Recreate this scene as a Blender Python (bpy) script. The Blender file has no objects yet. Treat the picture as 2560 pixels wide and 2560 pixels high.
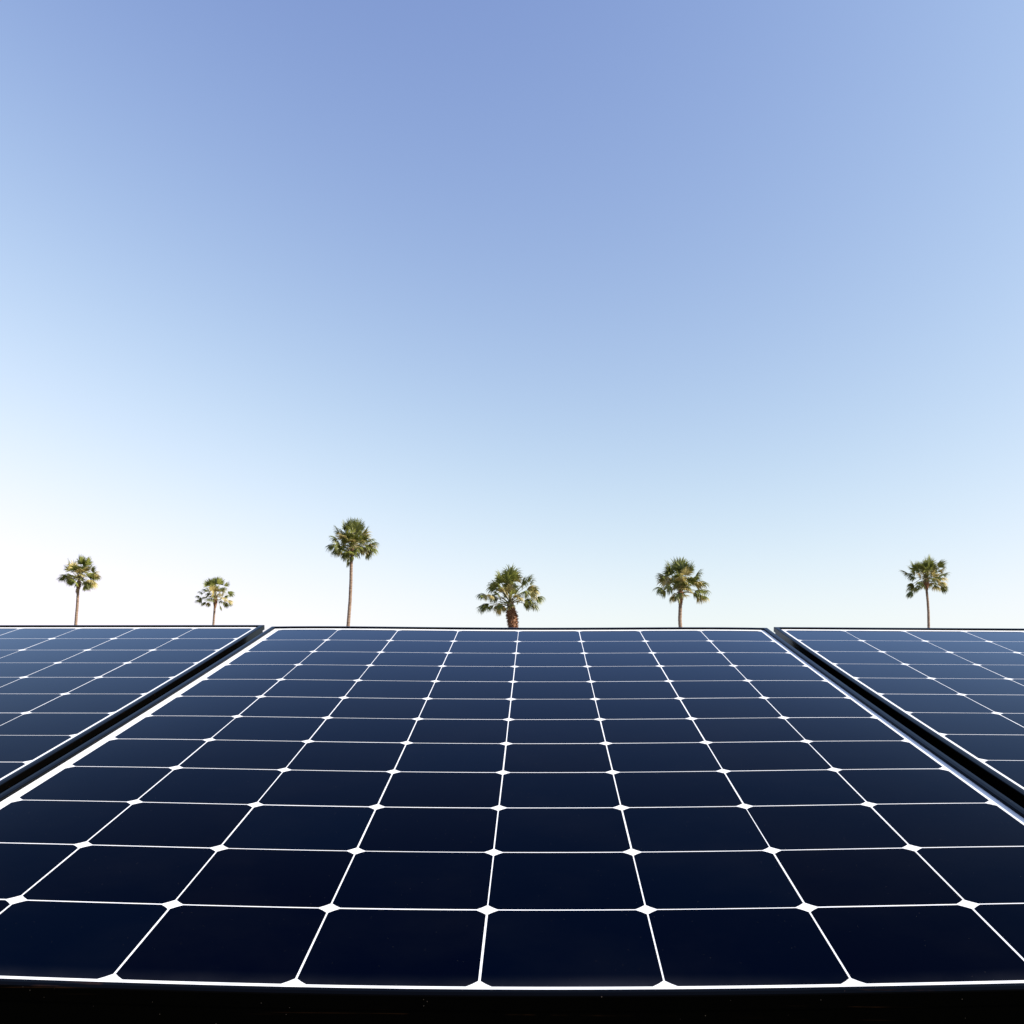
import bpy, bmesh, math, random
from mathutils import Vector, Matrix, Quaternion
R_ = math.radians
S = bpy.context.scene
COL = S.collection

# ------------------------------------------------------------------ camera, world, sun, exposure
TILT = R_(9.75)                       # slope of the panel array
ORG = Vector((0, 0, 1.49))            # centre of the middle panel
ROT = Matrix.Rotation(TILT, 3, 'X')
def PW(v): return ORG + ROT @ Vector(v)            # panel plane -> world

CAM = PW((0.0415, -1.4840, 0.3632))
c_right = ROT @ Vector((0.99970443, 0.0240738, -0.00339146))
c_down = ROT @ Vector((-0.00223262, -0.04800135, -0.99884478))
c_fwd = ROT @ Vector((-0.02420878, 0.99855712, -0.04793342))
FPX = 2669.2                          # focal length in pixels of a 2560 px wide frame
cam_d = bpy.data.cameras.new('camera'); cam = bpy.data.objects.new('camera', cam_d); COL.objects.link(cam)
m3 = Matrix((c_right, -c_down, -c_fwd)).transposed()
cam.matrix_world = Matrix.Translation(CAM) @ m3.to_4x4()
cam_d.sensor_width = 36; cam_d.lens = 36 * FPX / 2560; cam_d.clip_start = 0.02; cam_d.clip_end = 20000
S.camera = cam
S.render.resolution_x = S.render.resolution_y = 1024

EXPO = 1.2
SUN_EL, SUN_AZ = R_(27), R_(101)      # azimuth measured clockwise (to the right) from the view direction +Y
W = bpy.data.worlds.new('World'); S.world = W; W.use_nodes = True
wn, wl = W.node_tree.nodes, W.node_tree.links
wn.clear()
sky = wn.new('ShaderNodeTexSky'); sky.sky_type = 'NISHITA'; sky.sun_disc = False
sky.sun_elevation = SUN_EL; sky.sun_rotation = SUN_AZ
sky.air_density = 1.0; sky.dust_density = 0.1; sky.ozone_density = 2.0; sky.altitude = 0
bg = wn.new('ShaderNodeBackground'); bg.inputs['Strength'].default_value = 0.135
wo = wn.new('ShaderNodeOutputWorld')
# soft highlight roll-off of the sky brightness, per channel: A * (1 - exp(-k * L^g / A))
sep = wn.new('ShaderNodeSeparateColor'); cmb = wn.new('ShaderNodeCombineColor'); wl.new(sky.outputs[0], sep.inputs[0])
# clear desert air: a deeper dark band at right angles to the sun (Rayleigh phase), 1 + c * cos^2
tcw = wn.new('ShaderNodeTexCoord'); dot = wn.new('ShaderNodeVectorMath'); dot.operation = 'DOT_PRODUCT'
wl.new(tcw.outputs['Generated'], dot.inputs[0])
dot.inputs[1].default_value = (math.sin(SUN_AZ) * math.cos(SUN_EL), math.cos(SUN_AZ) * math.cos(SUN_EL), math.sin(SUN_EL))
def wm(op, a, b):
    n = wn.new('ShaderNodeMath'); n.operation = op
    for k, v in enumerate((a, b)):
        if hasattr(v, 'is_output'): wl.new(v, n.inputs[k])
        else: n.inputs[k].default_value = v
    return n.outputs[0]
phase = wm('ADD', wm('MULTIPLY', wm('MULTIPLY', dot.outputs['Value'], dot.outputs['Value']), 2.0), 1.0)
# multiple scattering near the horizon whitens the sky: each channel takes a share of its neighbour
for c, (A_, g_, k_, nb, sh) in enumerate(((1.2018, 1.0497, 0.1452, 1, 0.5548), (1.0421, 1.0596, 0.132, 0, 1.5965), (1.2946, 0.7019, 0.331, 1, 0.976))):
    chan = wm('ADD', sep.outputs[c], wm('MULTIPLY', sep.outputs[nb], sh))
    e = wm('POWER', math.e, wm('MULTIPLY', wm('POWER', wm('MULTIPLY', chan, phase), g_), -k_ / A_))
    wl.new(wm('MULTIPLY', wm('SUBTRACT', 1.0, e), A_ / (2 ** EXPO * 0.135)), cmb.inputs[c])
wl.new(cmb.outputs[0], bg.inputs[0]); wl.new(bg.outputs[0], wo.inputs[0])

sd = bpy.data.lights.new('sun', 'SUN'); sd.energy = 3.6; sd.angle = R_(0.53); sd.color = (1, 0.93, 0.82)
sun = bpy.data.objects.new('sun', sd); COL.objects.link(sun)
sdir = Vector((math.sin(SUN_AZ) * math.cos(SUN_EL), math.cos(SUN_AZ) * math.cos(SUN_EL), math.sin(SUN_EL)))
sun.rotation_euler = sdir.to_track_quat('Z', 'Y').to_euler()
S.view_settings.view_transform = 'Standard'; S.view_settings.look = 'None'
S.view_settings.exposure = EXPO; S.view_settings.gamma = 1
S.render.engine = 'CYCLES'

# ------------------------------------------------------------------ helpers
def link(name, me, mats, parent=None):
    o = bpy.data.objects.new(name, me)
    for m in (mats if isinstance(mats, (list, tuple)) else [mats]): me.materials.append(m)
    COL.objects.link(o)
    if parent: o.parent = parent
    return o
def mesh_obj(name, vs, fs, mats, parent=None, mi=None, smooth=False):
    me = bpy.data.meshes.new(name); me.from_pydata([tuple(v) for v in vs], [], fs)
    if mi: me.polygons.foreach_set('material_index', mi)
    if smooth: me.polygons.foreach_set('use_smooth', [True] * len(fs))
    me.update()
    return link(name, me, mats, parent)
def thing(name, label, cat, loc=(0, 0, 0), group=None):
    o = bpy.data.objects.new(name, None); COL.objects.link(o); o.location = loc; o.empty_display_size = 0.1
    o['label'] = label; o['category'] = cat
    if group: o['group'] = group
    return o
class Mat:
    def __init__(s, name, base, rough=0.5, ior=1.5, metal=0, coat=0, coat_ior=1.3, coat_rough=0.03, spec=0.5):
        s.m = bpy.data.materials.new(name); s.m.use_nodes = True
        s.n, s.l = s.m.node_tree.nodes, s.m.node_tree.links
        s.b = s.n['Principled BSDF']; i = s.b.inputs
        i['Base Color'].default_value = (*base, 1); i['Roughness'].default_value = rough; i['IOR'].default_value = ior
        i['Metallic'].default_value = metal; i['Coat Weight'].default_value = coat; i['Coat IOR'].default_value = coat_ior
        i['Coat Roughness'].default_value = coat_rough; i['Specular IOR Level'].default_value = spec
    def tex(s, kind, coord='Object', scale=(1, 1, 1), **kw):
        tc = s.n.new('ShaderNodeTexCoord'); mp = s.n.new('ShaderNodeMapping'); mp.inputs['Scale'].default_value = scale
        t = s.n.new(kind); s.l.new(tc.outputs[coord], mp.inputs[0]); s.l.new(mp.outputs[0], t.inputs['Vector'])
        for k, v in kw.items(): t.inputs[k].default_value = v
        return t
    def ramp(s, src, stops):
        r = s.n.new('ShaderNodeValToRGB'); s.l.new(src, r.inputs[0]); e = r.color_ramp.elements
        while len(e) < len(stops): e.new(0.5)
        for q, (p, c) in zip(e, stops): q.position = p; q.color = (*c, 1) if len(c) == 3 else c
        return r.outputs[0]
    def math(s, op, a, b=None, clamp=False):
        n = s.n.new('ShaderNodeMath'); n.operation = op; n.use_clamp = clamp
        for k, v in enumerate((a, b)):
            if v is None: continue
            if hasattr(v, 'is_output'): s.l.new(v, n.inputs[k])
            else: n.inputs[k].default_value = v
        return n.outputs[0]
    def mix(s, f, a, b):
        n = s.n.new('ShaderNodeMix'); n.data_type = 'RGBA'
        for sock, v in ((n.inputs[0], f), (n.inputs[6], a), (n.inputs[7], b)):
            if hasattr(v, 'is_output'): s.l.new(v, sock)
            elif isinstance(v, (int, float)): sock.default_value = v
            else: sock.default_value = (*v, 1)
        return n.outputs[2]
    def color(s, sock): s.l.new(sock, s.b.inputs['Base Color'])
    def specks(s, dens, size, lo):          # sparse dust grains: 1 inside a grain
        v = s.tex('ShaderNodeTexVoronoi', Scale=dens, Randomness=1.0)
        near = s.math('LESS_THAN', v.outputs['Distance'], size)
        sep = s.n.new('ShaderNodeSeparateColor'); s.l.new(v.outputs['Color'], sep.inputs[0])
        return s.math('MULTIPLY', near, s.math('LESS_THAN', sep.outputs[0], lo))

# ------------------------------------------------------------------ materials
def ar_glass(m, gain, power, tint, rough, ior=1.2):
    """anti-reflective solar glass: weak reflection head-on, rising towards grazing angles, slightly blue"""
    fr = m.n.new('ShaderNodeFresnel'); fr.inputs['IOR'].default_value = ior
    fac = m.math('MULTIPLY', m.math('POWER', fr.outputs[0], power), gain, clamp=True)
    gl = m.n.new('ShaderNodeBsdfGlossy'); gl.inputs['Color'].default_value = (*tint, 1)
    nz = m.tex('ShaderNodeTexNoise', Scale=3.0, Detail=4.0, Roughness=0.6)
    m.l.new(m.ramp(nz.outputs[0], [(0.3, (rough * 0.7,) * 3), (0.75, (rough * 1.5,) * 3)]), gl.inputs['Roughness'])
    mx = m.n.new('ShaderNodeMixShader'); out = m.n['Material Output']
    m.l.new(fac, mx.inputs[0]); m.l.new(m.b.outputs[0], mx.inputs[1]); m.l.new(gl.outputs[0], mx.inputs[2]); m.l.new(mx.outputs[0], out.inputs[0])
cellM = Mat('solar_cell_silicon', (0.0006, 0.0011, 0.0032), rough=0.6, spec=0.0)
nz = cellM.tex('ShaderNodeTexNoise', Scale=5.0, Detail=6.0, Roughness=0.62)
oi = cellM.n.new('ShaderNodeObjectInfo')
base = cellM.mix(oi.outputs['Random'], (0.0001, 0.0005, 0.0040), (0.0001, 0.0016, 0.0075))
dust = cellM.ramp(nz.outputs[0], [(0.45, (0, 0, 0)), (0.8, (1, 1, 1))])
base = cellM.mix(cellM.math('MULTIPLY', dust, 0.005), base, (0.35, 0.33, 0.30))
base = cellM.mix(cellM.math('MULTIPLY', cellM.specks(700, 0.14, 0.008), 0.15), base, (0.5, 0.45, 0.4))
# dust washed down to the lower frame edge
tcd = cellM.n.new('ShaderNodeTexCoord'); spd = cellM.n.new('ShaderNodeSeparateXYZ'); cellM.l.new(tcd.outputs['Object'], spd.inputs[0])
low = cellM.math('DIVIDE', cellM.math('SUBTRACT', -0.748, spd.outputs[1]), 0.020, clamp=True)
low = cellM.math('MULTIPLY', cellM.math('POWER', low, 1.6), cellM.ramp(nz.outputs[0], [(0.35, (0.1,) * 3), (0.65, (1,) * 3)]))
base = cellM.mix(cellM.math('MULTIPLY', low, 0.035), base, (0.42, 0.44, 0.52))
cellM.color(base); ar_glass(cellM, 5.2, 2.4, (0.62, 0.76, 0.97), 0.05)
backM = Mat('white_backsheet', (0.86, 0.86, 0.85), rough=0.7, spec=0.0)
n2 = backM.tex('ShaderNodeTexNoise', Scale=22.0, Detail=5.0)
backM.color(backM.ramp(n2.outputs[0], [(0.3, (0.80, 0.79, 0.77)), (0.6, (0.88, 0.88, 0.87))])); ar_glass(backM, 0.7, 1.6, (0.8, 0.88, 1.0), 0.05)
frameM = Mat('black_anodised_frame', (0.001, 0.001, 0.001), rough=0.5, spec=0.0)
n3 = frameM.tex('ShaderNodeTexNoise', scale=(1.5, 60, 240), Scale=1.6, Detail=5.0, Roughness=0.65)
n4 = frameM.tex('ShaderNodeTexNoise', Scale=30.0, Detail=3.0)
streak = frameM.math('MULTIPLY', frameM.ramp(n3.outputs[0], [(0.62, (0,) * 3), (0.74, (1,) * 3)]), frameM.ramp(n4.outputs[0], [(0.48, (0,) * 3), (0.62, (1,) * 3)]))
b = frameM.mix(streak, (0.0010, 0.0009, 0.0008), (0.032, 0.014, 0.006))
b = frameM.mix(frameM.specks(420, 0.15, 0.018), b, (0.07, 0.055, 0.045))
frameM.color(b); ar_glass(frameM, 0.9, 1.35, (0.72, 0.84, 1.0), 0.13)
steelM = Mat('dark_painted_steel', (0.012, 0.012, 0.012), rough=0.6, spec=0.2)
galvM = Mat('galvanised_steel', (0.32, 0.33, 0.34), rough=0.45, metal=0.6)
g5 = galvM.tex('ShaderNodeTexVoronoi', Scale=40.0); galvM.color(galvM.ramp(g5.outputs['Distance'], [(0, (0.25, 0.26, 0.27)), (0.7, (0.4, 0.41, 0.42))]))

# ------------------------------------------------------------------ setting: ground
gM = Mat('dry_sandy_ground', (0.2, 0.16, 0.11), rough=0.95, spec=0.1)
ga = gM.tex('ShaderNodeTexNoise', Scale=0.03, Detail=8.0, Roughness=0.6)
gb = gM.tex('ShaderNodeTexNoise', Scale=4.0, Detail=10.0, Roughness=0.7)
c1 = gM.ramp(gb.outputs[0], [(0.3, (0.15, 0.115, 0.075)), (0.7, (0.30, 0.245, 0.175))])
c2 = gM.ramp(gb.outputs[0], [(0.3, (0.05, 0.065, 0.025)), (0.7, (0.12, 0.13, 0.05))])
gM.color(gM.mix(gM.ramp(ga.outputs[0], [(0.45, (0,) * 3), (0.6, (1,) * 3)]), c1, c2))
bmp = gM.n.new('ShaderNodeBump'); bmp.inputs['Distance'].default_value = 0.02; gM.l.new(gb.outputs[0], bmp.inputs['Height']); gM.l.new(bmp.outputs[0], gM.b.inputs['Normal'])
NR, NA = 40, 48
vs, fs = [(0, 0, 0)], []
for r in range(NR):
    rad = 3 * (6000 / 3) ** (r / (NR - 1))
    for a in range(NA):
        t = 2 * math.pi * a / NA
        vs.append((rad * math.cos(t), rad * math.sin(t), 0))
for a in range(NA): fs.append((0, 1 + a, 1 + (a + 1) % NA))
for r in range(NR - 1):
    for a in range(NA):
        p, q = 1 + r * NA + a, 1 + r * NA + (a + 1) % NA
        fs.append((p, p + NA, q + NA, q))
g = mesh_obj('ground', vs, fs, gM.m); g['kind'] = 'structure'

# ------------------------------------------------------------------ solar panels
PITCH, CHALF, MARG, LIP, HLIP, DEPTH = 0.128, 0.0633, 0.014, 0.0095, 0.0035, 0.0425
HY = 6 * PITCH + MARG + LIP; HF = 6 * PITCH + 0.0094 + LIP      # rear and front half lengths
Z_ = (0.0091, -0.0046, 0.0021, -0.0012, -0.0050, 0.0019)
def warp_mid(x, y):       # the laminate sags a few millimetres between its long sides
    u, v = x / 0.512, y / 0.768
    return Z_[0] * u * u + Z_[1] * u * u * v + Z_[2] * v * v + Z_[3] * u * v + Z_[4] * u ** 4 + Z_[5] * u * u * v * v
def edge_z(u, v): return warp_mid(u * 0.512, v * 0.768)
def warp_l(x, y): return edge_z(-1.046, y / 0.768) + 0.0004 * (x / 0.512 - 1.046) + 0.0025 * y / 0.768 - 0.0053
def warp_r(x, y): return edge_z(1.046, y / 0.768) - 0.0029 * (x / 0.512 + 1.046) - 0.0014 * y / 0.768 - 0.0047

def cell_mesh(cx, cy, warp, rnd):
    h = CHALF + rnd.uniform(-0.00012, 0.00012); ch = 0.0080
    cx += rnd.gauss(0, 0.00013); cy += rnd.gauss(0, 0.00010)
    ang = rnd.gauss(0, 0.0010); ca, sa = math.cos(ang), math.sin(ang)
    ring = []
    for sx, sy in ((1, 1), (-1, 1), (-1, -1), (1, -1)):
        arc = [(h - ch, h), (h - ch * 0.47, h - ch * 0.47), (h, h - ch)]
        pts = [(sx * a, sy * (b - 0.00018)) for a, b in arc]
        if sx * sy > 0: pts = pts[::-1]
        ring += pts
    outer = []
    for i, (x, y) in enumerate(ring):           # long edges get extra points so the cell follows the sag of the laminate
        x2, y2 = ring[(i + 1) % len(ring)]; k = 6 if math.hypot(x2 - x, y2 - y) > 0.05 else 1
        outer += [(x + (x2 - x) * q / k, y + (y2 - y) * q / k) for q in range(k)]
    n = len(outer); vs = []
    for f_ in (1.0, 0.8, 0.6, 0.4, 0.2):
        for x, y in outer:
            x, y = x * f_, y * f_
            X, Y = cx + x * ca - y * sa, cy + x * sa + y * ca
            vs.append((X, Y, warp(X, Y) + 0.00004))
    vs.append((cx, cy, warp(cx, cy) + 0.00004))
    fs = [(5 * n, 4 * n + i, 4 * n + (i + 1) % n) for i in range(n)]
    for r in range(4): fs += [(r * n + i, r * n + (i + 1) % n, (r + 1) * n + (i + 1) % n, (r + 1) * n + i) for i in range(n)]
    return vs, fs

def sweep(path, prof, ends=False):
    # path: list of (origin, side vector) ; prof: list of (offset, z)
    vs, fs, k = [], [], len(prof)
    for p in path:
        for q in prof: vs.append(p(q))
    for i in range(len(path) - 1):
        for j in range(k):
            a, b2 = i * k + j, i * k + (j + 1) % k
            fs.append((a, b2, b2 + k, a + k))
    if ends: fs += [tuple(range(k))[::-1], tuple((len(path) - 1) * k + j for j in range(k))]
    return vs, fs

UP = [(0.0, -0.0066), (0.0, 0.0027), (0.0006, 0.0035), (LIP * 0.5, 0.0037), (LIP - 0.0005, 0.0035), (LIP, 0.0030), (LIP, -0.0012), (LIP, -0.0066)]
def frame_rail(side, warp, parent, XL, XR):
    N = 24; vs, fs = [], []
    LOWIN = 0.014       # below its lip the rear edge steps in
    def add(v, f):
        o = len(vs); vs.extend(v); fs.extend([tuple(i + o for i in q) for q in f])
    def put(x, y, z): return (x, y, z + warp(x, y))
    if side in ('left', 'right'):
        s = -1 if side == 'left' else 1
        def mk(prof, back):
            path = []
            for i in range(N + 1):
                t = -1 + 2 * i / N
                def P(q, t=t):
                    y = t * (HF - q[0]) if t < 0 else t * (HY - q[0] - back)
                    return put(XR - q[0] if s > 0 else XL + q[0], y, q[1])
                path.append(P)
            return sweep(path, prof if s > 0 else prof[::-1], ends=back > 0)
        add(*mk(UP, 0))
        add(*mk([(0.0003, -DEPTH), (0.0003, -0.0067), (LIP - 0.0003, -0.0067), (LIP - 0.0003, -DEPTH)], LOWIN))
    else:
        s = -1 if side == 'front' else 1
        inset = LOWIN if s > 0 else 0.0003
        def mk(prof, dx, off):
            path = []
            for i in range(N + 1):
                t = -1 + 2 * i / N
                def P(q, t=t):
                    a, b2 = XL + q[0] + dx, XR - q[0] - dx
                    return put(a + (b2 - a) * (t + 1) / 2, s * ((HY if s > 0 else HF) - q[0] - off), q[1])
                path.append(P)
            return sweep(path, prof[::-1] if s > 0 else prof, ends=dx > 0)
        add(*mk(UP, 0, 0))
        add(*mk([(0, -DEPTH), (0, -0.0067), (LIP - 0.0006, -0.0067), (LIP - 0.0006, -DEPTH)], LIP if s > 0 else 0.0004, inset))
    o = mesh_obj('frame_rail', vs, fs, frameM.m, parent)
    bm = bmesh.new(); bm.from_mesh(o.data); bmesh.ops.recalc_face_normals(bm, faces=bm.faces[:]); bm.to_mesh(o.data); bm.free()
    return o

def solar_panel(label, off, warp, seed, ml, mr):
    XL, XR = -(4 * PITCH + ml + LIP), 4 * PITCH + mr + LIP
    rnd = random.Random(seed)
    t = thing('solar_panel', label, 'solar panel', PW(off), 'solar panels mounted side by side')
    t.rotation_euler = (TILT, 0, 0)
    nx, ny = 104, 156; Y0, Y1 = HF - LIP + 0.002, HY - LIP + 0.002; xa, xb = XL + LIP - 0.002, XR - LIP + 0.002
    vs = [(xa + (xb - xa) * i / nx, -Y0 + (Y0 + Y1) * j / ny) for j in range(ny + 1) for i in range(nx + 1)]
    top = [(x, y, warp(x, y)) for x, y in vs]; bot = [(x, y, warp(x, y) - 0.0045) for x, y in vs]
    k = len(top); fs = []
    for j in range(ny):
        for i in range(nx):
            a = j * (nx + 1) + i
            fs.append((a, a + 1, a + nx + 2, a + nx + 1)); fs.append((k + a, k + a + nx + 1, k + a + nx + 2, k + a + 1))
    mesh_obj('backsheet', top + bot, fs, backM.m, t, smooth=True)
    for j in range(12):
        for i in range(8):
            v, f = cell_mesh((i - 3.5) * PITCH, (j - 5.5) * PITCH, warp, rnd)
            mesh_obj('solar_cell', v, f, cellM.m, t, smooth=True)
    for s in ('left', 'right', 'front', 'rear'): frame_rail(s, warp, t, XL, XR)
    # junction box under the upper end
    bm = bmesh.new(); bmesh.ops.create_cube(bm, size=1)
    bmesh.ops.scale(bm, vec=(0.11, 0.09, 0.02), verts=bm.verts); bmesh.ops.translate(bm, vec=(0, 0.62, -0.019), verts=bm.verts)
    bmesh.ops.bevel(bm, geom=bm.edges[:], offset=0.003, segments=2, affect='EDGES')
    me = bpy.data.meshes.new('junction_box'); bm.to_mesh(me); bm.free(); link('junction_box', me, steelM.m, t)
    return t
solar_panel('black framed solar panel in the middle, the only one seen in full width', (0, 0, 0), warp_mid, 1, 0.0115, 0.0085)
solar_panel('black framed solar panel at the left, cut off by the left picture edge', (-1.0885, 0.0385, 0), warp_l, 2, 0.012, 0.0085)
solar_panel('black framed solar panel at the right, cut off by the right picture edge', (1.0846, 0.0514, 0), warp_r, 3, 0.0080, 0.012)

# ------------------------------------------------------------------ mounting rack beneath the panels
def bar(a, b_, w, h, up=Vector((0, 0, 1))):
    a, b_ = Vector(a), Vector(b_); d = (b_ - a).normalized(); s = d.cross(up).normalized(); u = s.cross(d)
    vs = []
    for p in (a, b_):
        for i, j in ((-1, -1), (1, -1), (1, 1), (-1, 1)): vs.append(p + s * (w / 2 * i) + u * (h / 2 * j))
    return vs, [(0, 1, 2, 3), (7, 6, 5, 4), (0, 4, 5, 1), (1, 5, 6, 2), (2, 6, 7, 3), (3, 7, 4, 0)]
rack = thing('mounting_rack', 'dark steel rack that carries the three solar panels', 'rack', (0, 0, 0))
upv = ROT @ Vector((0, 0, 1))
for x in (-0.548, 0.5455):  # black beams added below the panel gaps so the gaps stay dark
    v, f = bar(PW((x, -0.80, -0.085)), PW((x, 0.80, -0.085)), 0.07, 0.05, upv); mesh_obj('added_rafter', v, f, steelM.m, rack)
for y in (-0.5, 0.55):
    v, f = bar(PW((-1.6, y, -0.136)), PW((1.6, y, -0.136)), 0.06, 0.05, upv); mesh_obj('purlin', v, f, steelM.m, rack)
    for x in (-1.35, 0, 1.35):
        top = PW((x, y, -0.162)); v, f = bar((x, top.y, -0.3), top, 0.08, 0.08, Vector((0, 1, 0))); mesh_obj('post', v, f, galvM.m, rack)

# ------------------------------------------------------------------ palms
def px(x, y, d):
    """point at horizontal distance d (m) whose line of sight passes photo pixel (x, y)"""
    r = (m3 @ Vector(((x - 1280) / FPX, -(y - 1280) / FPX, -1.0)))
    return CAM + r * (d / r.y)

def leaf_mat(name, a, b, trans):
    m = Mat(name, a, rough=0.42, spec=0.5)
    nz = m.tex('ShaderNodeTexNoise', Scale=2.2, Detail=3.0)
    geo = m.n.new('ShaderNodeNewGeometry')
    f = m.math('ADD', m.math('MULTIPLY', geo.outputs['Random Per Island'], 0.55), m.math('MULTIPLY', nz.outputs[0], 0.45))
    c = m.mix(f, a, b); m.color(c)
    tr = m.n.new('ShaderNodeBsdfTranslucent'); m.l.new(c, tr.inputs[0])
    mx = m.n.new('ShaderNodeMixShader'); mx.inputs[0].default_value = trans
    out = m.n['Material Output']; m.l.new(m.b.outputs[0], mx.inputs[1]); m.l.new(tr.outputs[0], mx.inputs[2]); m.l.new(mx.outputs[0], out.inputs[0])
    return m.m
greenM = leaf_mat('palm_leaf_green', (0.028, 0.050, 0.008), (0.31, 0.32, 0.07), 0.26)
yellowM = leaf_mat('palm_leaf_yellow_highlight', (0.24, 0.20, 0.05), (0.80, 0.66, 0.28), 0.26)  # yellow-green fronds; the pale end also paints in their cream gloss highlights
deadM = leaf_mat('palm_leaf_dead', (0.20, 0.12, 0.05), (0.48, 0.31, 0.14), 0.1)
stemM = leaf_mat('palm_leaf_stalk', (0.14, 0.13, 0.05), (0.26, 0.22, 0.09), 0.0)
bootM = Mat('palm_leaf_bases', (0.1, 0.05, 0.03), rough=0.85, spec=0.1)
bt = bootM.tex('ShaderNodeTexNoise', Scale=9.0, Detail=6.0, Roughness=0.7)
bootM.color(bootM.ramp(bt.outputs[0], [(0.3, (0.05, 0.022, 0.014)), (0.50, (0.26, 0.13, 0.07)), (0.66, (0.56, 0.34, 0.21))]))
trunkM = Mat('palm_trunk_bark', (0.25, 0.17, 0.12), rough=0.9, spec=0.1)
ta = trunkM.tex('ShaderNodeTexNoise', scale=(1, 1, 7), Scale=2.0, Detail=6.0, Roughness=0.7)
tb = trunkM.tex('ShaderNodeTexNoise', Scale=14.0, Detail=5.0, Roughness=0.7)
tcol = trunkM.ramp(ta.outputs[0], [(0.3, (0.13, 0.085, 0.06)), (0.5, (0.27, 0.19, 0.14)), (0.7, (0.36, 0.27, 0.20))])
trunkM.color(trunkM.mix(trunkM.math('MULTIPLY', trunkM.ramp(tb.outputs[0], [(0.45, (0,) * 3), (0.7, (1,) * 3)]), 0.5), tcol, (0.10, 0.065, 0.045)))

class Acc:
    def __init__(s): s.v, s.f, s.m = [], [], []
    def add(s, vs, fs, mi):
        o = len(s.v); s.v.extend(vs); s.f.extend([tuple(i + o for i in q) for q in fs]); s.m.extend([mi] * len(fs))
DOWN = Vector((0, 0, -1))
def frond(acc, root, hub, L, mi, rnd, spread=1.25, droop=0.5, nseg=22, roll=None, width=1.0):
    """a costapalmate fan: stalk from root to hub, then radiating leaf segments with hanging tips"""
    ax = hub - root; plen = ax.length
    if plen < 1e-4: ax = Vector((0, 0, 1))
    ax.normalize()
    side = ax.cross(Vector((0, 0, 1)))
    if side.length < 0.1: side = ax.cross(Vector((0, 1, 0)))
    side.normalize()
    r = rnd.gauss(0, 0.5) if roll is None else roll
    side = Quaternion(ax, r) @ side
    nrm = side.cross(ax).normalized()
    # stalk
    if plen > 0.15:
        mid = (root + hub) / 2 + Vector((0, 0, 0.10 * plen)); w = 0.028
        pts = [root, mid, hub]; vs = []
        for k, p in enumerate(pts):
            ww = w * (1.3 - 0.35 * k)
            vs += [p + side * ww, p - side * ww, p + nrm * ww * 0.7]
        fs = []
        for k in range(2):
            for j in range(3): a, b2 = 3 * k + j, 3 * k + (j + 1) % 3; fs.append((a, b2, b2 + 3, a + 3))
        acc.add(vs, fs, 3)
    for i in range(nseg):
        t = -1 + 2 * (i + 0.5) / nseg
        ang = t * spread * 1.35 + rnd.gauss(0, 0.02)
        d = (ax * math.cos(ang) + side * math.sin(ang)).normalized()
        d = (d + nrm * (0.30 * (1 - abs(t)) - 0.12 * abs(t)) ).normalized()
        ln = L * (1 - 0.28 * t * t) * rnd.uniform(0.86, 1.08)
        wv = (nrm.cross(d)).normalized() * (ln * 0.052 * width) + nrm * rnd.uniform(-0.012, 0.012)
        p = hub.copy(); pts = [p.copy()]; steps = 4
        dirv = d.copy(); dr = droop * rnd.uniform(0.7, 1.3)
        for k in range(steps):
            dirv = (dirv + DOWN * dr * (0.10, 0.28, 0.55, 0.9)[k]).normalized()
            p = p + dirv * ln / steps; pts.append(p.copy())
        ws = (0.22, 0.85, 0.9, 0.5, 0.05); vs = []
        for k, q in enumerate(pts): vs += [q + wv * ws[k], q - wv * ws[k]]
        fs = [(2 * k, 2 * k + 1, 2 * k + 3, 2 * k + 2) for k in range(steps)]
        acc.add(vs, fs, mi)

def tube(path, radii, nseg=14, rnd=None, jit=0.0):
    vs, fs = [], []
    for k, (p, r) in enumerate(zip(path, radii)):
        for a in range(nseg):
            t = 2 * math.pi * a / nseg; rr = r * (1 + (rnd.uniform(-jit, jit) if rnd else 0))
            vs.append(p + Vector((math.cos(t) * rr, math.sin(t) * rr, 0)))
    for k in range(len(path) - 1):
        for a in range(nseg):
            i, j = k * nseg + a, k * nseg + (a + 1) % nseg; fs.append((i, j, j + nseg, i + nseg))
    fs.append(tuple((len(path) - 1) * nseg + a for a in range(nseg)))
    return vs, fs

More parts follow.
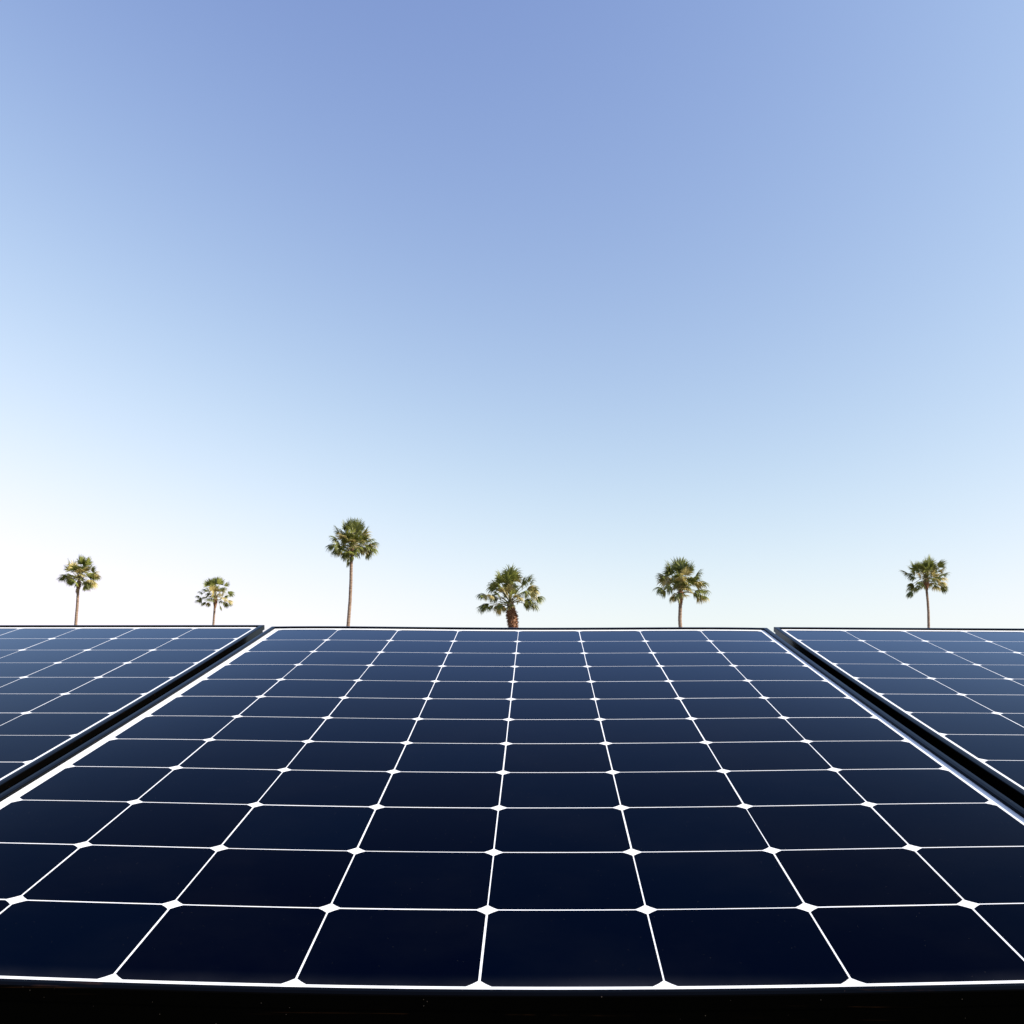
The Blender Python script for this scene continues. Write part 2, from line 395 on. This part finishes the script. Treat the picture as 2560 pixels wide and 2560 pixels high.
def palm(label, crop, dist, crown, trunk, tw, fronds, seed, boot=None, shaggy=False, L=0.95, fill=16, fillr=0.5):
    """crop = (x0, y0, scale) of the close-up the numbers below were read from; crown = heart of the crown;
    trunk = points down the trunk; tw = trunk width in metres; fronds = (x, y, kind, size, droop)"""
    rnd = random.Random(seed)
    Q = lambda u, v, d=dist: px(crop[0] + u * crop[2], crop[1] + v * crop[2], d)
    heart = Q(*crown)
    tp = [Q(*p) for p in trunk]
    d = tp[-1] - tp[-2]; last = tp[-1]
    base = last + d * (last.z / max(-d.z, 1e-6)) * 1.0
    base = Vector((last.x + (base.x - last.x) * 0.6, last.y, 0))
    t = thing('palm_tree', label, 'palm tree', base, 'fan palms standing behind the solar panels')
    loc = lambda p: p - base
    # trunk
    key = [heart + Vector((0, 0, 0.05))] + tp + [base + Vector((0, 0, -0.3))]
    path, radii = [], []
    for k in range(len(key) - 1):
        n = max(3, int((key[k] - key[k + 1]).length / 0.10))
        for q in range(n):
            f = q / n; p = key[k].lerp(key[k + 1], f)
            path.append(p)
    path.append(key[-1])
    path = path[::-1]; z0, z1 = path[0].z, path[-1].z
    for k, p in enumerate(path):
        h = (p.z - z0) / (z1 - z0)
        radii.append(tw / 2 * (1.28 - 0.36 * h ** 0.6) * (1 + (0.055 if k % 2 else -0.02)))
    v, f = tube([loc(p) for p in path], radii, 14, rnd, 0.03)
    mesh_obj('trunk', v, f, trunkM.m, t, smooth=False)
    # old leaf bases
    if boot:
        (u0, v0), (u1, v1), w = boot
        a, b2 = Q(u0, v0), Q(u1, v1); H = (b2 - a).length; w *= crop[2] * dist / FPX
        A = Acc(); n = int(260 * (3 if shaggy else 1))
        core = [a.lerp(b2, q / 8) for q in range(9)]
        prof = [0.55, 0.75, 0.9, 1.0, 1.0, 0.97, 0.92, 0.88, 0.85] if shaggy else [0.6, 0.8, 0.95, 1.0, 0.95, 0.85, 0.7, 0.55, 0.4]
        v, f = tube([loc(p) for p in core[::-1]], [w * 0.40 * q for q in prof[::-1]], 14, rnd, 0.12); A.add(v, f, 0)
        for q in range(n):
            s = rnd.random(); c = a.lerp(b2, s); th = rnd.uniform(0, 2 * math.pi); e = Vector((math.cos(th), math.sin(th), 0))
            rr = w * 0.5 * (prof[min(8, int(s * 9))])
            p0 = c + e * rr * 0.68; tip = c + e * rr * rnd.uniform(0.92, 1.14) + Vector((0, 0, rnd.uniform(-0.10, 0.13) * (1.2 if shaggy else 0.8)))
            sd_ = e.cross(Vector((0, 0, 1))) * rnd.uniform(0.02, 0.055) * (1.25 if shaggy else 0.8)
            th_ = Vector((0, 0, 0.03))
            A.add([loc(p0 + sd_), loc(p0 - sd_), loc(tip - sd_ * 0.4), loc(tip + sd_ * 0.4), loc(p0 - th_), loc(tip - th_ * 0.5)], [(0, 1, 2, 3), (1, 4, 5, 2), (4, 0, 3, 5)], 0)
        mesh_obj('leaf_bases', A.v, A.f, bootM.m, t)
    # crown
    A, D = Acc(), Acc()
    kinds = {'g': 0, 'y': 1, 'd': 2}
    mpp = crop[2] * dist / FPX
    Rmax = max(math.hypot(q[0] - crown[0], q[1] - crown[1]) for q in fronds) * mpp * 1.05
    for (u, vv, kind, size, dr) in fronds:
        rad = math.hypot(u - crown[0], vv - crown[1]) * mpp
        dep = math.sqrt(max(0, Rmax ** 2 - rad ** 2)) * rnd.uniform(-0.75, 0.75)
        hub = Q(u, vv) + Vector((0, dep, 0))
        root = heart + Vector((rnd.uniform(-.06, .06), rnd.uniform(-.06, .06), rnd.uniform(-.18, .12)))
        tgt = D if kind == 'd' else A
        frond(tgt, loc(root), loc(hub), L * size * rnd.uniform(0.95, 1.08), kinds[kind], rnd, spread=rnd.uniform(0.75, 1.1) if dr < 0.5 else rnd.uniform(0.85, 1.25), droop=dr * 1.15 + 0.05, nseg=22)
        if size > 0.55 and kind != 'd' and rnd.random() < 0.9:      # a second fan close behind or in front of it
            hub2 = Q(u + rnd.uniform(-55, 55), vv + rnd.uniform(-45, 55)) + Vector((0, -dep * rnd.uniform(0.3, 1.0), 0))
            frond(tgt, loc(root), loc(hub2), L * size * rnd.uniform(0.8, 1.0), kinds[rnd.choice(('g', 'g', kind))], rnd, spread=rnd.uniform(0.8, 1.15), droop=dr + 0.1)
    for q in range(fill):     # fronds that point towards and away from the viewer
        th = rnd.choice((-1, 1)) * rnd.uniform(1.1, 2.0); el = rnd.uniform(-0.5, 1.0)
        dv = Vector((math.cos(th) * math.cos(el), math.sin(th) * math.cos(el), math.sin(el)))
        hub = heart + dv * Rmax * rnd.uniform(0.55, 0.95) * (fillr * 2)
        frond(A, loc(heart), loc(hub), L * rnd.uniform(0.7, 0.95), rnd.choice((0, 0, 0, 1)), rnd, droop=rnd.uniform(0.4, 0.8), nseg=18)
    mats = [greenM, yellowM, deadM, stemM]
    mesh_obj('crown', A.v, A.f, mats, t, A.m)
    if D.v: mesh_obj('dead_fronds', D.v, D.f, mats, t, D.m)
    return t

palm('palm with a pale slightly leaning trunk, leftmost of the six palms', (100, 1350, 200 / 1546), 94, (755, 740),
     [(735, 1000), (722, 1250), (705, 1450), (690, 1650)], 0.24,
     [(770, 470, 'g', .95, .1), (830, 480, 'g', .9, .1), (650, 520, 'g', .9, .15), (900, 490, 'g', .85, .15), (590, 590, 'g', .75, .3),
      (960, 570, 'g', .8, .3), (900, 600, 'y', .8, .4), (1010, 650, 'y', .85, .6), (960, 720, 'g', .9, .7), (1000, 780, 'y', .85, .9),
      (940, 820, 'g', .8, 1.0), (520, 690, 'y', .9, .6), (480, 740, 'g', .85, .9), (560, 760, 'g', .8, 1.0), (640, 700, 'y', .8, .8),
      (720, 720, 'd', .75, .8), (780, 640, 'y', .8, .5), (850, 700, 'g', .8, .6), (800, 860, 'g', .7, 1.0), (880, 880, 'd', .7, 1.3), (740, 930, 'd', .5, 1.5), (930, 850, 'y', .8, 1.1), (620, 760, 'g', .9, 1.0), (860, 780, 'y', .9, .9), (1000, 720, 'g', .9, .9), (540, 720, 'g', .9, .9)], 11,
     boot=((748, 800), (742, 960), 110), fill=16, L=1.0)
palm('short small palm with thin trunk, second of the six palms from the left', (440, 1400, 200 / 1932), 100, (955, 900),
     [(935, 1150), (920, 1350), (900, 1600)], 0.20,
     [(880, 600, 'g', .9, .1), (950, 600, 'g', .9, .1), (1060, 600, 'g', .9, .15), (780, 640, 'g', .85, .2), (1180, 640, 'g', .75, .2),
      (720, 760, 'g', .85, .5), (850, 760, 'g', .8, .4), (960, 740, 'y', .75, .3), (1040, 760, 'y', .75, .4), (1180, 790, 'y', .95, .6), (1240, 830, 'g', .7, .7),
      (660, 900, 'g', .75, .9), (600, 940, 'g', .7, 1.1), (700, 1010, 'g', .7, 1.0), (790, 1030, 'y', .6, 1.3), (1190, 920, 'y', .8, .9), (1270, 970, 'y', .8, 1.0),
      (1110, 1010, 'g', .8, 1.2), (1090, 1110, 'g', .6, 1.4), (1160, 1050, 'g', .7, 1.2), (870, 850, 'g', .7, .6), (1000, 850, 'y', .6, .7)], 12,
     boot=((955, 880), (940, 1170), 120), L=0.92, fill=7, fillr=.4)
palm('tallest palm with a long slender trunk and dense round crown', (780, 1270, 200 / 1208), 78, (605, 590),
     [(592, 850), (588, 1100), (575, 1400), (545, 1790)], 0.235,
     [(590, 330, 'g', 1.05, .05), (620, 320, 'g', 1.0, .05), (500, 330, 'g', .95, .1), (690, 330, 'g', .9, .1), (740, 340, 'g', .85, .15), (420, 390, 'g', .9, .3),
      (540, 400, 'g', .9, .3), (660, 400, 'g', .9, .3), (760, 420, 'y', .9, .5), (400, 480, 'g', .95, .6), (500, 470, 'y', .9, .5), (600, 480, 'y', .9, .5),
      (820, 490, 'g', .95, .7), (700, 500, 'y', .9, .6), (370, 560, 'g', .95, .9), (450, 570, 'g', .95, .9), (850, 560, 'y', .95, .9), (780, 560, 'g', .95, .8),
      (520, 600, 'g', .9, 1.0), (460, 660, 'y', .85, 1.1), (540, 690, 'g', .8, 1.2), (700, 610, 'g', .9, .9), (860, 630, 'g', .8, 1.0), (770, 630, 'y', .8, 1.0),
      (640, 660, 'g', .8, 1.1), (480, 620, 'g', 1.0, 1.1), (420, 600, 'g', 1.0, 1.0), (500, 680, 'g', .9, 1.3), (740, 590, 'y', 1.0, 1.0), (820, 580, 'g', 1.0, 1.0), (440, 420, 'g', .9, .5), (560, 430, 'g', .9, .4), (560, 760, 'g', .6, 1.4), (620, 740, 'g', .55, 1.4)], 13,
     boot=((605, 600), (595, 740), 90), fill=30, fillr=.42, L=0.92)
palm('stocky palm with a thick shaggy brown trunk, in the middle of the picture', (1160, 1400, 240 / 1932), 75, (935, 880),
     [(945, 1000), (975, 1150), (985, 1280), (990, 1375)], 0.50,
     [(910, 400, 'g', 1.15, .5), (960, 380, 'g', 1.1, .5), (1030, 420, 'y', 1.0, .6), (880, 470, 'g', 1.0, .6), (740, 430, 'g', .95, .6), (770, 480, 'g', .8, .5),
      (1220, 450, 'g', 1.0, .5), (1280, 430, 'g', .8, .5), (1150, 520, 'g', .9, .8), (640, 570, 'g', 1.0, .9), (730, 590, 'g', .9, 1.0), (820, 610, 'y', .8, .9),
      (450, 710, 'g', .9, 1.1), (560, 740, 'y', .8, 1.0), (660, 760, 'y', .8, 1.1), (700, 700, 'g', .85, 1.1), (1280, 620, 'y', 1.0, .9), (1200, 680, 'g', .95, 1.0), (1370, 620, 'g', .7, .7),
      (1330, 690, 'y', 1.0, 1.0), (1450, 760, 'g', .95, 1.0), (1240, 820, 'g', 1.0, 1.1), (1310, 860, 'g', .95, 1.1), (1200, 880, 'g', .9, 1.2), (480, 900, 'g', .95, .9), (430, 930, 'g', .95, .9),
      (540, 940, 'g', .8, 1.0), (760, 900, 'g', .9, 1.1), (730, 960, 'y', .85, 1.1), (800, 940, 'y', .7, 1.2), (1030, 750, 'y', .7, 1.0), (1110, 800, 'y', .7, 1.1), (930, 640, 'y', .7, .7), (870, 700, 'y', .7, .9), (1000, 560, 'g', .9, .7), (900, 540, 'g', .9, .7)], 14,
     boot=((935, 900), (1000, 1420), 245), shaggy=True, L=0.95, fill=6, fillr=.35)
palm('palm with wide loose crown, between the middle palm and the rightmost palm', (1600, 1380, 200 / 1756), 71, (890, 850),
     [(885, 1150), (880, 1350), (875, 1500), (890, 1690)], 0.235,
     [(860, 430, 'g', 1.2, .08), (900, 440, 'g', 1.15, .08), (660, 470, 'g', 1.0, .35), (700, 500, 'g', .95, .4), (1020, 470, 'g', .9, .3), (1090, 420, 'g', .8, .3), (970, 520, 'y', .8, .5),
      (520, 600, 'g', .8, .7), (600, 640, 'y', .9, .8), (720, 670, 'y', .9, .8), (780, 640, 'g', .9, .6), (860, 660, 'y', .9, .7), (930, 650, 'y', .8, .7), (1210, 560, 'g', .95, .5), (1110, 630, 'g', .9, .7),
      (1290, 680, 'g', .85, .9), (1180, 690, 'y', 1.0, .9), (1050, 690, 'g', .9, .8), (480, 810, 'g', .95, .9), (580, 800, 'g', .9, 1.0), (690, 760, 'g', .9, 1.0),
      (1010, 780, 'y', .8, 1.0), (1320, 840, 'g', .85, .8), (1200, 850, 'g', .95, 1.0), (1300, 950, 'y', .95, 1.0), (1210, 930, 'g', .9, 1.0), (1380, 980, 'y', .7, 1.0), (830, 750, 'g', .9, .9),
      (820, 920, 'g', .9, 1.3), (790, 960, 'g', .7, 1.3), (880, 930, 'd', .8, 1.6), (900, 800, 'g', .7, .9)], 15,
     boot=((885, 840), (890, 1170), 160), fill=8, fillr=.4)
palm('palm with a thin trunk leaning left at the top, rightmost of the six palms', (2220, 1370, 200 / 1680), 85, (810, 650),
     [(810, 880), (835, 1120), (850, 1350), (855, 1700)], 0.19,
     [(740, 390, 'g', .95, .1), (870, 380, 'g', .95, .1), (610, 400, 'g', .9, .15), (820, 400, 'g', .85, .15), (540, 470, 'g', .95, .25), (650, 470, 'g', .9, .3), (990, 410, 'g', .85, .2),
      (740, 480, 'g', .9, .3), (960, 500, 'g', .9, .4), (1060, 500, 'y', .7, .4), (500, 570, 'g', .85, .7), (580, 630, 'g', .8, .9), (720, 560, 'y', .8, .5), (920, 560, 'y', .9, .6), (1060, 590, 'g', .85, .6),
      (1000, 650, 'y', .95, .8), (1100, 720, 'y', .95, .9), (980, 720, 'g', .9, .9), (1040, 790, 'y', .8, 1.0), (1130, 820, 'g', .75, 1.1), (620, 740, 'g', .85, 1.0), (580, 800, 'g', .85, 1.0), (640, 820, 'g', .8, 1.1),
      (520, 900, 'g', .85, 1.0), (500, 950, 'g', .6, 1.2), (820, 600, 'y', .7, .7), (880, 640, 'g', .7, .8), (930, 780, 'g', .7, 1.1)], 16,
     boot=((805, 640), (815, 890), 120), fill=14, fillr=.42)
